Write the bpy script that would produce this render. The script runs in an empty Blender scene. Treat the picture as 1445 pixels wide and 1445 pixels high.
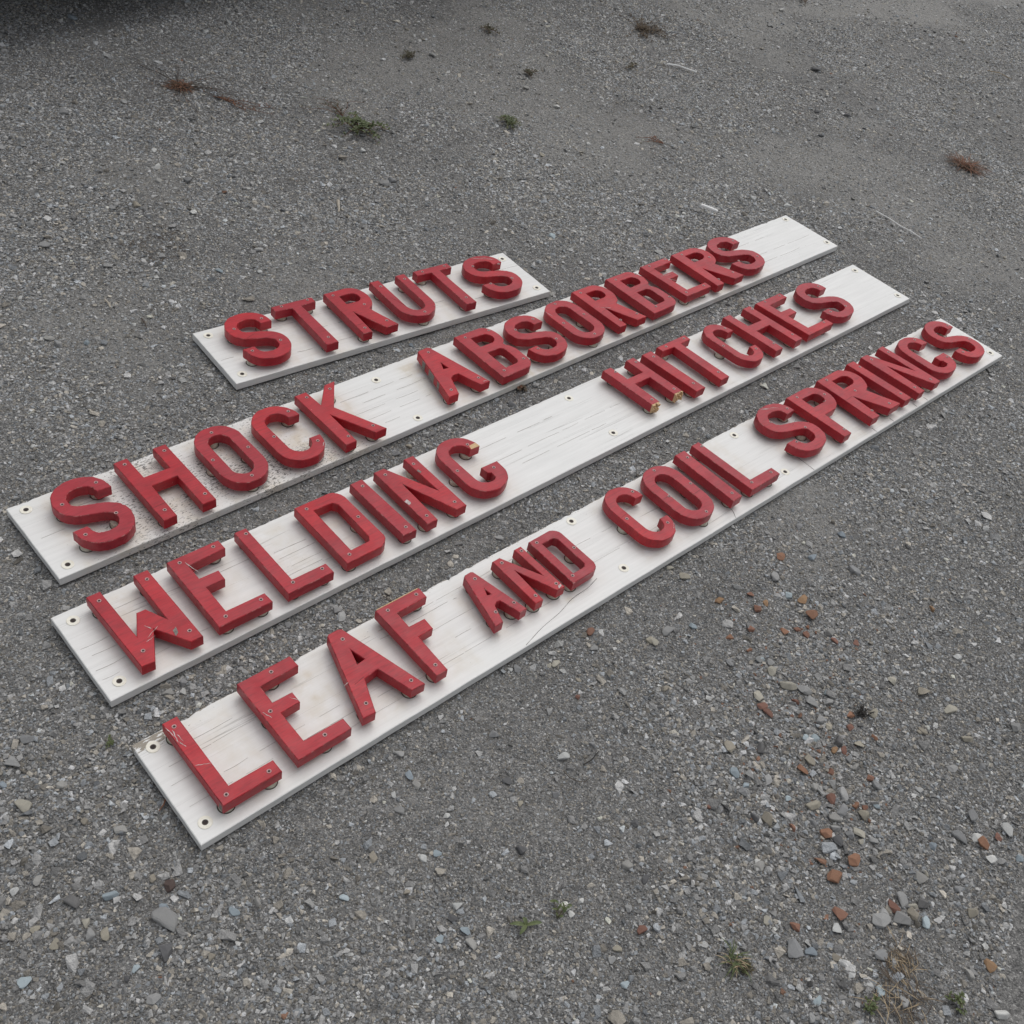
import bpy, bmesh, math, random
import numpy as np
from mathutils import Vector, Matrix, Euler
PI = math.pi
sc = bpy.context.scene

# ---------------- camera ----------------
PITCH, ROLL, FPX, CAMZ = 0.7525573, 0.2333312, 1469.9159, 1.6514 + 0.025
def camera():
    cd = bpy.data.cameras.new('camera'); cam = bpy.data.objects.new('camera', cd); sc.collection.objects.link(cam)
    fw = Vector((0, math.cos(PITCH), -math.sin(PITCH))); rt = Vector((1, 0, 0)); up = rt.cross(fw)
    c, s = math.cos(ROLL), math.sin(ROLL)
    r = c*rt + s*up; u = -s*rt + c*up
    m = Matrix((r, u, -fw)).transposed().to_4x4(); m.translation = Vector((0, 0, CAMZ))
    cam.matrix_world = m
    cd.sensor_width = 36; cd.sensor_fit = 'HORIZONTAL'; cd.lens = 36*FPX/1445
    cd.clip_start = 0.05; cd.clip_end = 400
    sc.camera = cam
camera()

# ---------------- sky, sun, exposure (overcast) ----------------
w = bpy.data.worlds.new('World'); sc.world = w; w.use_nodes = True
nt = w.node_tree; nt.nodes.clear()
SUN_EL, SUN_AZ = math.radians(64), math.radians(15)     # azimuth clockwise from +Y
sky = nt.nodes.new('ShaderNodeTexSky'); sky.sky_type = 'NISHITA'; sky.sun_disc = False
sky.sun_elevation = SUN_EL; sky.sun_rotation = SUN_AZ; sky.dust_density = 3; sky.air_density = 1.0; sky.ozone_density = 1
hs = nt.nodes.new('ShaderNodeHueSaturation'); hs.inputs['Saturation'].default_value = 0.22
bg = nt.nodes.new('ShaderNodeBackground'); bg.inputs['Strength'].default_value = 0.13
wo = nt.nodes.new('ShaderNodeOutputWorld')
nt.links.new(sky.outputs[0], hs.inputs['Color']); nt.links.new(hs.outputs[0], bg.inputs['Color']); nt.links.new(bg.outputs[0], wo.inputs[0])
sl = bpy.data.lights.new('sun', 'SUN'); sl.energy = 0.85; sl.angle = math.radians(65); sl.color = (1, 0.985, 0.965)
so = bpy.data.objects.new('sun', sl); sc.collection.objects.link(so)
dv = Vector((math.sin(SUN_AZ)*math.cos(SUN_EL), math.cos(SUN_AZ)*math.cos(SUN_EL), math.sin(SUN_EL)))
so.rotation_euler = dv.to_track_quat('Z', 'Y').to_euler(); so.location = (0, 0, 8)
sc.view_settings.view_transform = 'Standard'; sc.view_settings.look = 'None'
sc.view_settings.exposure = 0.15; sc.view_settings.gamma = 1.0; sc.view_settings.use_curve_mapping = False
sc.render.engine = 'CYCLES'

rng = np.random.default_rng(7); random.seed(7)
COL = sc.collection

# ---------------- helpers ----------------
def tag(o, label=None, cat=None, group=None, kind=None):
    if label: o['label'] = label
    if cat: o['category'] = cat
    if group: o['group'] = group
    if kind: o['kind'] = kind
    return o
def empty(name, loc=(0,0,0), rz=0):
    o = bpy.data.objects.new(name, None); COL.objects.link(o); o.location = loc; o.rotation_euler = (0,0,rz)
    o.empty_display_size = .05; return o
def link(name, me, parent=None, loc=(0,0,0), rot=(0,0,0), scale=(1,1,1)):
    o = bpy.data.objects.new(name, me); COL.objects.link(o); o.parent = parent
    o.location = loc; o.rotation_euler = rot; o.scale = scale; return o
def mesh(name, v, f, mats=(), smooth=False, mi=None):
    me = bpy.data.meshes.new(name); me.from_pydata([tuple(map(float, p)) for p in v], [], [tuple(map(int, q)) for q in f])
    for m in mats: me.materials.append(m)
    if mi is not None: me.polygons.foreach_set('material_index', np.array(mi, dtype=np.int32))
    if smooth: me.polygons.foreach_set('use_smooth', np.ones(len(me.polygons), dtype=bool))
    me.update(); return me
_L = np.random.default_rng(3).random((256, 256))
def vnoise(x, y, s, o=0):
    x = np.asarray(x, float)/s + 17.3*o + 500; y = np.asarray(y, float)/s + 9.1*o + 500
    xi = np.floor(x).astype(int); yi = np.floor(y).astype(int); fx = x-xi; fy = y-yi
    fx = fx*fx*(3-2*fx); fy = fy*fy*(3-2*fy); g = lambda a, b: _L[a % 256, b % 256]
    return (g(xi,yi)*(1-fx)+g(xi+1,yi)*fx)*(1-fy) + (g(xi,yi+1)*(1-fx)+g(xi+1,yi+1)*fx)*fy
def fbm(x, y, s, o=0, n=3):
    t = 0; a = 1; k = 0
    for i in range(n): t = t + a*vnoise(x, y, s/2**i, o+i); k += a; a *= .5
    return t/k

class NT:
    def __init__(s, name, bump=True):
        s.m = bpy.data.materials.new(name); s.m.use_nodes = True; s.t = s.m.node_tree; s.t.nodes.clear()
        s.out = s.n('ShaderNodeOutputMaterial'); s.b = s.n('ShaderNodeBsdfPrincipled'); s.l(s.b.outputs[0], s.out.inputs[0])
    def n(s, ty, **k):
        x = s.t.nodes.new(ty)
        for a, b in k.items(): setattr(x, a, b)
        return x
    def l(s, a, b): s.t.links.new(a, b)
    def set(s, node, inp, v):
        i = node.inputs[inp]
        if hasattr(v, 'is_output'): s.l(v, i)
        else:
            if i.type == 'RGBA' and not isinstance(v, (int, float)) and len(v) == 3: v = (*v, 1)
            i.default_value = v
    def coord(s, scale=(1,1,1), kind='Object', rnd=0):
        tc = s.n('ShaderNodeTexCoord'); mp = s.n('ShaderNodeMapping'); s.l(tc.outputs[kind], mp.inputs[0]); mp.inputs['Scale'].default_value = scale
        if rnd:
            oi = s.n('ShaderNodeObjectInfo'); ml = s.n('ShaderNodeMath', operation='MULTIPLY'); s.l(oi.outputs['Random'], ml.inputs[0]); ml.inputs[1].default_value = rnd
            cb = s.n('ShaderNodeCombineXYZ'); [s.l(ml.outputs[0], cb.inputs[i]) for i in range(3)]; s.l(cb.outputs[0], mp.inputs['Location'])
        return mp.outputs[0]
    def noise(s, vec, scale, detail=3, rough=.55, dist=0):
        x = s.n('ShaderNodeTexNoise'); s.l(vec, x.inputs['Vector']); x.inputs['Scale'].default_value = scale; x.inputs['Detail'].default_value = detail; x.inputs['Roughness'].default_value = rough; x.inputs['Distortion'].default_value = dist
        return x.outputs[0]
    def vor(s, vec, scale, feat='F1', out='Distance', rnd=1):
        x = s.n('ShaderNodeTexVoronoi', feature=feat); s.l(vec, x.inputs['Vector']); x.inputs['Scale'].default_value = scale; x.inputs['Randomness'].default_value = rnd
        return x.outputs[out]
    def ramp(s, v, a, b, lo=0., hi=1.):
        x = s.n('ShaderNodeMapRange'); s.set(x, 'Value', v); x.inputs['From Min'].default_value = a; x.inputs['From Max'].default_value = b
        s.set(x, 'To Min', lo); s.set(x, 'To Max', hi); return x.outputs[0]
    def math(s, op, a, b=0.):
        x = s.n('ShaderNodeMath', operation=op); s.set(x, 0, a); s.set(x, 1, b); return x.outputs[0]
    def mix(s, f, a, b, mode='MIX'):
        x = s.n('ShaderNodeMix', data_type='RGBA', blend_type=mode)
        for i, v in ((0, f), (6, a), (7, b)):
            s.set(x, i, v)
        return x.outputs[2]
    def attr(s, name, out='Fac', ty='GEOMETRY'):
        x = s.n('ShaderNodeAttribute', attribute_name=name, attribute_type=ty); return x.outputs[out]
    def rand(s): return s.n('ShaderNodeObjectInfo').outputs['Random']
    def colramp(s, v, stops):
        x = s.n('ShaderNodeValToRGB'); s.l(v, x.inputs[0]); e = x.color_ramp.elements
        while len(e) < len(stops): e.new(.5)
        for q, (p, c) in zip(e, stops): q.position = p; q.color = (*c, 1)
        return x.outputs[0]
    def done(s, col, rough=.6, bump=None, strength=.3, dist=.001, spec=None, extra=None):
        s.set(s.b, 'Base Color', col); s.set(s.b, 'Roughness', rough)
        if spec is not None: s.b.inputs['Specular IOR Level'].default_value = spec
        if bump is not None:
            x = s.n('ShaderNodeBump'); x.inputs['Strength'].default_value = strength; x.inputs['Distance'].default_value = dist
            s.l(bump, x.inputs['Height']); s.l(x.outputs[0], s.b.inputs['Normal'])
        return s.m

# ---------------- materials ----------------
def mat_red(edge=False):
    m = NT('red_paint_worn_edge' if edge else 'red_gloss_paint'); v = m.coord(rnd=37)
    col = m.mix(m.ramp(m.noise(v, 9, 3), .35, .68), (.45, .015, .023), (.34, .015, .025))
    col = m.mix(m.ramp(m.rand(), .3, 1, 0, .5), col, (.30, .026, .042))                      # faded letters
    col = m.mix(m.ramp(m.noise(v, 11, 2, .4), .4, .8, 0, .22), col, (.37, .045, .065))   # chalky patches
    col = m.mix(m.ramp(m.noise(v, 12, 6, .62), .46, .8, 0, .5), col, (.21, .010, .016)) # grime
    col = m.mix(m.ramp(m.noise(m.coord((1, 9, 4), rnd=23), 28, 5, .7), .46, .74, 0, .6), col, (.13, .010, .015))
    if edge:
        ew = m.ramp(m.noise(v, 70, 4, .75), .50, .60); col = m.mix(m.math('MULTIPLY', ew, m.ramp(m.rand(), 0, 1, .15, .75)), col, (.46, .22, .20))
        dk = m.ramp(m.noise(m.coord(rnd=51), 48, 4, .7), .5, .6); col = m.mix(m.math('MULTIPLY', dk, .6), col, (.10, .012, .014))
    fl = m.math('GREATER_THAN', m.noise(v, 150, 3, .7), m.ramp(m.rand(), 0, 1, .73, .80)); col = m.mix(m.math('MULTIPLY', fl, .7), col, (.55, .4, .38))
    gx = m.coord((1, 12, 1), rnd=5)
    bmp = m.math('ADD', m.math('MULTIPLY', m.noise(gx, 60, 4, .6), .5), m.math('MULTIPLY', m.noise(v, 35, 3), .8))
    return m.done(col, m.ramp(m.noise(v, 30, 4), .3, .7, .34, .54), bmp, .3, .0013, spec=.36)
def mat_white():
    m = NT('weathered_white_paint'); v = m.coord(); st = m.coord((1.2, 22, 22)); st2 = m.coord((.9, 60, 60))
    col = m.mix(m.ramp(m.noise(st, 4, 4, .6), .3, .7), (.735, .73, .71), (.655, .65, .628))
    col = m.mix(m.ramp(m.noise(v, 7, 3), .45, .75, 0, .35), col, (.62, .62, .605))
    col = m.mix(m.ramp(m.noise(st2, 5, 4, .65),   .56, .78, 0, .16), col, (.38, .37, .34))
    # water stains under the letters
    s = m.attr('stain'); sf = m.math('MULTIPLY', s, m.ramp(m.noise(v, 28, 4, .6), .3, .65))
    col = m.mix(m.math('MULTIPLY', sf, .7), col, (.52, .44, .31))
    # mildew specks
    md = m.attr('mildew'); ms = m.coord((.55, 1.3, 1.3))
    th = m.math('SUBTRACT', .72, m.math('MULTIPLY', md, .19))
    sp = m.math('GREATER_THAN', m.noise(ms, 190, 5, .72), th); col = m.mix(m.math('MULTIPLY', sp, .85), col, (.09, .085, .075))
    # hairline cracks along the grain
    vc = m.coord((.55, 70, 70)); ed = m.vor(vc, 1, 'DISTANCE_TO_EDGE'); msk = m.ramp(m.noise(st, 2.1, 3, .6), .53, .62)
    cr = m.math('MULTIPLY', m.math('LESS_THAN', ed, .011), msk)
    gr = m.attr('groove'); lane = m.math('MULTIPLY', gr, m.ramp(m.noise(m.coord((3, 3, 3)), 2.2, 3, .7), .4, .5))
    sk = m.math('MULTIPLY', m.math('GREATER_THAN', m.noise(m.coord((30, 210, 210)), 1.6, 4, .7), .66), m.ramp(m.noise(v, 13, 4, .65), .6, .68))
    cr = m.math('MAXIMUM', m.math('MAXIMUM', cr, sk), lane)
    col = m.mix(m.math('MULTIPLY', cr, .42), col, (.13, .12, .10))
    sc2 = m.math('MULTIPLY', m.ramp(m.noise(m.coord((3, 40, 40)), 3, 5, .75), .6, .72), m.ramp(m.noise(v, 6, 3, .6), .48, .62))
    col = m.mix(m.math('MULTIPLY', sc2, .35), col, (.36, .35, .32))
    # bare wood where the paint has gone
    wr = m.attr('wear'); pk = m.math('GREATER_THAN', m.math('ADD', m.noise(m.coord((2.2, 9, 9)), 22, 5, .65), m.math('MULTIPLY', wr, .42)), .86)
    wood = m.mix(m.noise(m.coord((2, 90, 90)), 6, 3), (.24, .21, .17), (.36, .33, .28)); col = m.mix(pk, col, wood)
    h = m.math('SUBTRACT', m.math('MULTIPLY', m.noise(st2, 4, 5, .6), .35), m.math('MAXIMUM', cr, m.math('MULTIPLY', pk, .7)))
    return m.done(col, m.math('ADD', .42, m.math('MULTIPLY', pk, .4)), h, .5, .0012, spec=.35)
def mat_ground():
    m = NT('compacted_grit'); v = m.coord()
    c1 = m.vor(v, 420, 'F1', 'Color'); g = m.n('ShaderNodeSeparateColor'); m.l(c1, g.inputs[0])
    grit = m.colramp(g.outputs[0], [(0, (.05, .049, .048)), (.35, (.12, .118, .115)), (.7, (.185, .18, .174)), (.93, (.28, .275, .26)), (1, (.6, .59, .57))])
    c2 = m.vor(v, 210, 'F1', 'Color'); g2 = m.n('ShaderNodeSeparateColor'); m.l(c2, g2.inputs[0])
    grit2 = m.colramp(g2.outputs[1], [(0, (.10, .099, .096)), (.5, (.20, .197, .192)), (1, (.33, .325, .316))])
    col = m.mix(.45, grit, grit2)
    c3 = m.vor(v, 75, 'F1', 'Color'); g3 = m.n('ShaderNodeSeparateColor'); m.l(c3, g3.inputs[0])
    col = m.mix(.75, col, m.mix(g3.outputs[2], (.62, .62, .62), (1.38, 1.37, 1.35)), 'MULTIPLY')
    d = m.attr('dust_farlight'); col = m.mix(m.math('MULTIPLY', d, m.ramp(m.noise(v, 80, 5, .75), .35, .65, .25, .9)), col, (.29, .282, .265))
    col = m.mix(m.ramp(m.noise(v, 1.1, 3), .5, .72, 0, .3), col, (.12, .117, .113))
    h = m.math('ADD', m.math('MULTIPLY', m.vor(v, 420), -.5), m.math('ADD', m.math('MULTIPLY', m.vor(v, 190), -.8), m.math('ADD', m.math('MULTIPLY', m.noise(v, 120, 5, .7), 1.3), m.math('MULTIPLY', m.vor(m.coord((1, 1, 1)), 80), -1.5))))
    return m.done(col, .9, h, .9, .004, spec=.25)
def mat_stone(name, instanced):
    m = NT(name); v = m.coord()
    base = m.attr('col', 'Color', 'INSTANCER') if instanced else m.attr('stone_col', 'Color', 'OBJECT')
    n = m.noise(v, 1.6 if instanced else 90, 4, .65)
    col = m.mix(.8, base, m.mix(m.ramp(n, .3, .7), (.62, .62, .62), (1.18, 1.17, 1.15)), 'MULTIPLY')
    if not instanced:
        col = m.mix(m.ramp(m.noise(m.coord(rnd=9), 55, 5, .7), .55, .7, 0, .45), col, (.12, .115, .105))
    return m.done(col, .85, m.noise(v, 6 if instanced else 260, 3), .35, .1 if instanced else .0012, spec=.3)
def simple(name, c1, c2, scale=30, rough=.6, bs=.2, bd=.001, sc3=(1,1,1)):
    m = NT(name); v = m.coord(sc3, rnd=3); n = m.noise(v, scale, 4, .6)
    return m.done(m.mix(m.ramp(n, .3, .7), c1, c2), rough, n, bs, bd)
M = dict(red=mat_red(), rededge=mat_red(True), white=mat_white(), ground=mat_ground(), grit=mat_stone('gravel_stone', True), stone=mat_stone('loose_stone', False),
    cream=simple('dirty_cream_plastic', (.60,.57,.48), (.36,.33,.25), 120, .5), cream2=simple('cream_screw_cover', (.80,.78,.70), (.70,.66,.55), 160, .45),
    gcrack=simple('grey_grain_crack', (.30,.28,.25), (.45,.43,.40), 60, .8), ring=simple('dark_sealant_ring', (.035,.03,.025), (.12,.10,.08), 150, .7), hole=simple('screw_recess', (.008,.006,.006), (.03,.014,.01), 300, .7),
    screw=simple('painted_screw_rim', (.34,.13,.13), (.48,.30,.29), 260, .4), wood=simple('bare_pine', (.62,.43,.24), (.48,.31,.16), 9, .75, .4, .001, (8,60,60)),
    oldwood=simple('grey_split_wood', (.30,.27,.24), (.09,.08,.07), 9, .8, .5, .001, (14,80,80)), chip=simple('pale_primer_chip', (.55,.52,.50), (.32,.22,.2), 200, .6),
    leaf=simple('weed_leaf_green', (.06,.085,.028), (.11,.13,.05), 120, .55), leaf2=simple('weed_leaf_dark', (.045,.05,.022), (.09,.065,.035), 120, .6),
    rust=simple('dead_red_brown_stem', (.13,.055,.03), (.22,.105,.06), 120, .8), straw=simple('dry_straw', (.42,.34,.22), (.26,.19,.115), 90, .8),
    brown=simple('brown_dry_litter', (.07,.05,.035), (.13,.095,.06), 90, .85), stick=simple('weathered_splinter', (.44,.40,.33), (.32,.28,.23), 60, .8, .4, .001, (40,40,4)),
    chalk=simple('white_stick', (.85,.85,.83), (.75,.74,.72), 60, .6), dark=simple('black_debris', (.012,.011,.01), (.04,.035,.03), 90, .8),
    twig=simple('dark_twig_bark', (.05,.037,.03), (.09,.07,.055), 90, .85),
    carpaint=simple('dark_blue_body_paint', (.012,.016,.028), (.014,.019,.032), 3, .3, 0), black=simple('black_rubber', (.02,.02,.02), (.028,.028,.027), 40, .8), glass=simple('tinted_glass', (.01,.012,.014), (.012,.014,.016), 3, .08, 0), steel=simple('dull_steel', (.35,.35,.36), (.28,.28,.29), 30, .4))

# ---------------- sign boards: x, y, angle, length ----------------
BW = 0.235; BZ = 0.025; BT = 0.019
BOARDS = [(-0.7365, 1.9841, .8334, 1.0331), (-0.8395, 1.2726, .9051, 2.82), (-0.6266, 1.0315, .8969, 2.8162), (-0.3719, 0.8075, .8901, 2.8251)]
def to_board(b, x, y):
    bx, by, th, L = BOARDS[b]; c, s = math.cos(th), math.sin(th); dx = x-bx; dy = y-by
    return dx*c+dy*s, -dx*s+dy*c
def board_dist(x, y):
    d = np.full(np.shape(x), 9.)
    for b in range(4):
        u, v = to_board(b, x, y); L = BOARDS[b][3]
        du = np.maximum(np.maximum(-u, u-L), 0); dw = np.maximum(np.maximum(-v, v-BW), 0)
        ins = np.minimum(np.minimum(u, L-u), np.minimum(v, BW-v))
        d = np.minimum(d, np.where(ins > 0, -ins, np.hypot(du, dw)))
    return d
def relief(x, y):
    h = (fbm(x, y, .55, 1, 3)-.5)*.022 + (fbm(x, y, .09, 5, 2)-.5)*.007
    d = board_dist(x, y); k = np.clip(d/.12, 0, 1); h = h*(k*k*(3-2*k)) + (1-k)*np.minimum((fbm(x, y, .05, 8, 2)-.5)*.006, .002)
    e = np.clip((4.6-np.maximum(np.abs(x), np.abs(y-4.2)))/.6, 0, 1)
    return h*e
def dust_farlight_mask(x, y):
    a = fbm(x, y, .42, 11, 4); b = fbm(x*.8+y*.6, y*.8-x*.6, 1.3, 21, 2)
    return np.clip((a*.65+b*.35-.475+.022*np.clip((y-2.5)/3, -.7, 1))/.14, 0, 1)  # noise patches of dust, plus a far bias painting in brighter distant light

# ---------------- ground ----------------
def build_ground():
    st = .028; xs = np.arange(-4.6, 4.6+st/2, st); ys = np.arange(-.4, 8.8+st/2, st); nx, ny = len(xs), len(ys)
    X, Y = np.meshgrid(xs, ys); Z = relief(X, Y); V = np.stack([X, Y, Z], -1).reshape(-1, 3)
    a = (np.arange(ny-1)[:, None]*nx + np.arange(nx-1)[None]).ravel(); F = np.stack([a, a+1, a+nx+1, a+nx], -1)
    # outer skirt to the horizon
    x0, x1, y0, y1 = xs[0], xs[-1], ys[0], ys[-1]; R = 150
    ids = {}; V = V.tolist(); F = F.tolist()
    def P(x, y): V.append([x, y, 0.]); return len(V)-1
    bl, br, tr, tl = 0, nx-1, nx*ny-1, nx*(ny-1)
    o = [P(-R, -R), P(R, -R), P(R, R), P(-R, R)]
    F.append([o[0], o[1]] + list(range(nx-1, -1, -1)))
    F.append([o[1], o[2]] + list(range(nx*ny-1, nx-2, -nx)))
    F.append([o[2], o[3]] + list(range(nx*(ny-1), nx*ny)))
    F.append([o[3], o[0]] + list(range(0, nx*(ny-1)+1, nx)))
    me = mesh('ground', V, F, [M['ground']])
    co = np.array(V); d = dust_farlight_mask(co[:, 0], co[:, 1]); at = me.attributes.new('dust_farlight', 'FLOAT', 'POINT'); at.data.foreach_set('value', d.astype(np.float32))
    g = link('ground', me); tag(g, 'grey compacted gravel yard the sign boards lie on', kind='structure'); return g
ground = build_ground()

# rocks: convex hulls of random points
def rock_mesh(name, seed, n=16, flat=.6, mats=(), bevel=False):
    r = np.random.default_rng(seed); bm = bmesh.new()
    p = r.normal(size=(n, 3)); p /= np.linalg.norm(p, axis=1)[:, None]; p *= (.8+.25*r.random((n, 1)))
    p[:, 0] *= 1; p[:, 1] *= .62+.3*r.random(); p[:, 2] *= flat
    for q in p: bm.verts.new(q*.5)
    g = bmesh.ops.convex_hull(bm, input=bm.verts[:])
    bmesh.ops.delete(bm, geom=list({e for e in g['geom_interior'] if isinstance(e, bmesh.types.BMVert)}), context='VERTS')
    bmesh.ops.dissolve_limit(bm, angle_limit=.3, verts=bm.verts[:], edges=bm.edges[:])
    if bevel: bmesh.ops.bevel(bm, geom=bm.edges[:], offset=.035, segments=1, affect='EDGES', clamp_overlap=True)
    me = bpy.data.meshes.new(name); bm.to_mesh(me); bm.free()
    for m_ in mats: me.materials.append(m_)
    return me

PAL = dict(g=[(.28,.28,.275),(.32,.32,.315),(.24,.243,.245),(.30,.295,.28)], d=[(.11,.11,.113),(.14,.138,.137)], b=[(.29,.34,.37),(.36,.42,.445),(.23,.265,.295)],
    t=[(.33,.305,.25),(.38,.36,.305),(.28,.255,.21)], w=[(.46,.465,.455),(.55,.55,.53)], o=[(.26,.14,.09),(.225,.12,.085),(.30,.19,.11),(.20,.105,.08)], r=[(.09,.065,.058)])
STONES = "o 599 1394 24;o 672 1425 19;o 748 1325 18;o 768 1330 19;o 679 1259 23;o 736 1271 20;o 585 1210 15;o 734 1208 23;o 784 1206 20;o 801 1208 16;o 655 1124 18;o 721 1127 27;o 790 1424 20;o 785 1390 20;o 836 1379 16;o 797 1243 9;o 818 1276 18;o 611 1378 22;t 694 1284 28;t 653 1459 36;t 620 1487 23;t 591 1417 27;t 895 1541 26;t 741 1381 19;t 801 1351 19;t 940 1423 17;t 530 1272 28;g 690 1460 30;t 604 1131 33;t 840 1443 23;t 801 1186 30;t 697 1183 32;t 784 1147 25;t 787 1131 18;b 709 1339 24;b 564 1192 18;b 826 1215 13;b 594 1513 20;b 646 1186 15;w 753 1244 11;g 723 1392 26;d 757 1345 29;g 759 1225 28;g 739 1166 25;g 738 1144 21;g 754 1187 25;g 705 1224 22;g 738 1244 22;g 607 1217 21;b 541 1214 21;g 703 1432 33;g 745 1444 23;g 829 1260 22;d 742 1119 24;g 694 1144 21;g 766 1139 20;g 617 1511 20;d 595 1287 28;d 580 1127 21;g 778 1312 22;g 568 1217 23;g 557 1177 21;w 737 1413 13;g 790 1296 18;g 693 1357 19;b 689 1340 17;b 737 1467 17;g 811 1137 17;b 811 1987 24;b 666 1729 22;b 730 1877 24;g 634 1779 29;g 701 1976 24;g 542 1715 22;g 503 1677 25;g 757 1642 28;g 389 1532 27;b 444 1565 21;g 594 1515 21;g 529 1487 21;w 1057 1662 19;g 924 1518 19;g 835 1867 31;g 1157 1494 26;w 1209 2145 23;g 922 1936 17;g 587 1028 21;t 959 1531 28;t 1014 1499 28;t 944 1426 21;t 1040 1431 25;t 421 1710 25;t 385 1727 16;o 426 1791 26;o 651 1854 25;o 502 1660 20;o 575 1702 16;o 591 1663 25;o 612 1686 16;o 719 1685 32;o 699 1727 26;o 702 1621 22;o 708 1647 13;o 653 1614 22;o 577 1596 21;o 529 1560 18;o 768 1621 18;o 817 1628 18;o 571 1534 15;o 1017 1796 20;t 355 1496 23;o 683 1631 16;o 1032 1186 29;o 1066 1209 18;o 730 1043 32;o 768 1085 27;o 490 1125 13;w 585 1029 21;g 803 910 25;t 988 1039 25;g 645 881 34;g 854 1027 26;t 873 1020 18;t 872 1005 24;g 846 989 34;g 809 977 32;g 816 991 24;d 891 1029 24;b 894 994 24;w 725 940 21;g 964 914 24;b 794 847 21;g 833 836 23;w 1007 855 28;g 896 1080 27;g 988 1190 28;w 1021 1196 26;w 1045 1156 22;g 1064 1155 17;b 1100 1170 20;g 967 1076 19;b 933 1154 21;w 1090 1231 31;g 1023 1244 26;g 918 1277 17;g 997 1347 20;g 1061 1369 18;b 674 885 21;w 745 863 17;w 775 853 15;b 682 805 17;g 670 772 17;t 723 887 17;t 601 926 19;o 837 1008 26;o 734 970 29;o 652 926 21;o 1003 939 24;t 909 1093 14;g 67 1175 22;w 203 1156 22;d 107 1079 19;g 200 1077 19;g -72 968 21;t -94 869 18;w -10 888 18;d 151 947 23;w 62 819 18;w 11 979 14;b 10 904 16;g -22 836 18;t -23 823 15;b -122 787 15;b -71 1042 19;g -54 1027 19;t 160 1374 20;t 146 1368 14;w 71 1330 14;g 83 1336 18;g 257 1202 17;t 211 1347 13;g 304 1345 18;t 394 1380 15;t 341 815 16;o 379 855 20;g 332 797 18;b 358 758 18;g 234 1438 18;o 217 1304 15;g 163 1256 17;g -101 1079 19;w -89 995 13;b 84 780 17;b 46 757 15;g 98 762 20;d 60 797 15;t 139 1041 16;d 352 1055 19;g -3 806 13;w 270 882 14;w 256 854 13;d 378 947 18;g 346 965 23;g 354 889 16;t 358 1496 24;g -383 685 41;r -399 743 24;b -481 703 24;b -395 705 14;w -458 720 12;g -482 636 21;t -461 643 19;b -503 632 12;g -514 813 22;t -575 814 16;g -570 748 11;t -430 747 14;g -598 701 18;t -682 813 27;g -737 884 28;w -625 675 16;b -543 549 21;t -527 612 18;g -353 568 19;b -342 804 12;b -638 963 12;t -294 648 15;g -256 749 17;w -281 673 11;b -286 723 19;d -364 641 29;d -532 679 24;g -638 867 21;g -734 935 22;b -641 708 12;b -730 842 15;t -565 628 14;b -396 603 13;t -498 655 16;w -349 607 10;t -447 587 11;d -400 587 13;g -1753 3161 38;g -1438 2409 35;g -1204 2008 27;b -1144 2039 20;b -966 2480 21;w -862 2523 16;g -1135 2483 26;g -903 2630 27;w -1349 2960 30;w -1400 3060 25;g -1232 2929 30;b -2080 3911 39;w -1621 4090 28;g -1622 3334 24;g -1522 2492 32;w -1144 2745 22;g -1246 2381 22;t -1311 2709 32;g -1773 2926 31;g -1951 3275 34;g -1236 2023 24;g -1310 2887 25;g -1361 2667 24;w -800 3396 27;w -693 4019 26;w -205 4176 30;g -668 3202 35;g -655 3237 35;w -42 3888 25;g -799 3792 28;w -605 3749 24;g -762 4378 34;w -919 3878 28;g -344 4285 30;w -18 3190 19;b -80 3125 29;t -199 3700 24;w 603 3746 32;d 933 5307 48;d 1052 4814 38;d 902 4762 27;g 851 4442 29;w 734 3753 30;g 1062 3788 31;w 790 6124 34;g 713 5817 37;w -309 2444 24;g -64 2188 24;g -16 2298 25;g -254 1993 17;g -184 2085 13;g -32 2770 21;b -376 2347 19;w -291 1365 23;g -306 1376 21;g -305 1897 24;w -255 1993 17;g -14 1694 20;t -281 1932 21;g -67 1731 23;g -386 1310 18;o 222 1481 24;g -528 1119 20;w -524 1103 17;g -543 1093 20;g -519 1072 12;g -458 1171 15;g -428 1177 15;b -514 1125 12"
def named_stones():
    ms = [rock_mesh('stone_shape', 100+i, 15+i % 5, .45+.08*(i % 4), [M['stone']], True) for i in range(12)]
    L = []
    for s in STONES.split(';'):
        c, x, y, w_ = s.split(); L.append((int(w_)/1000, c, int(x)/1000, int(y)/1000))
    L.sort(reverse=True)
    for i, (sz, c, x, y) in enumerate(L[:298]):
        if board_dist(np.array(x), np.array(y)) < sz*.45: continue
        z = float(relief(np.array(x), np.array(y)))
        sz *= 1.22; fl = random.uniform(.75, 1.0)
        o = link('stone', ms[i % 12], ground, (x, y, z+sz*.15*fl), (random.uniform(-.22, .22), random.uniform(-.22, .22), random.uniform(0, 6.28)), (sz*1.08, sz*1.02, sz*.85*fl))
        k = random.choice(PAL[c]); j = random.uniform(.85, 1.12); o['stone_col'] = (k[0]*j, k[1]*j, k[2]*j)
named_stones()

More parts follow.
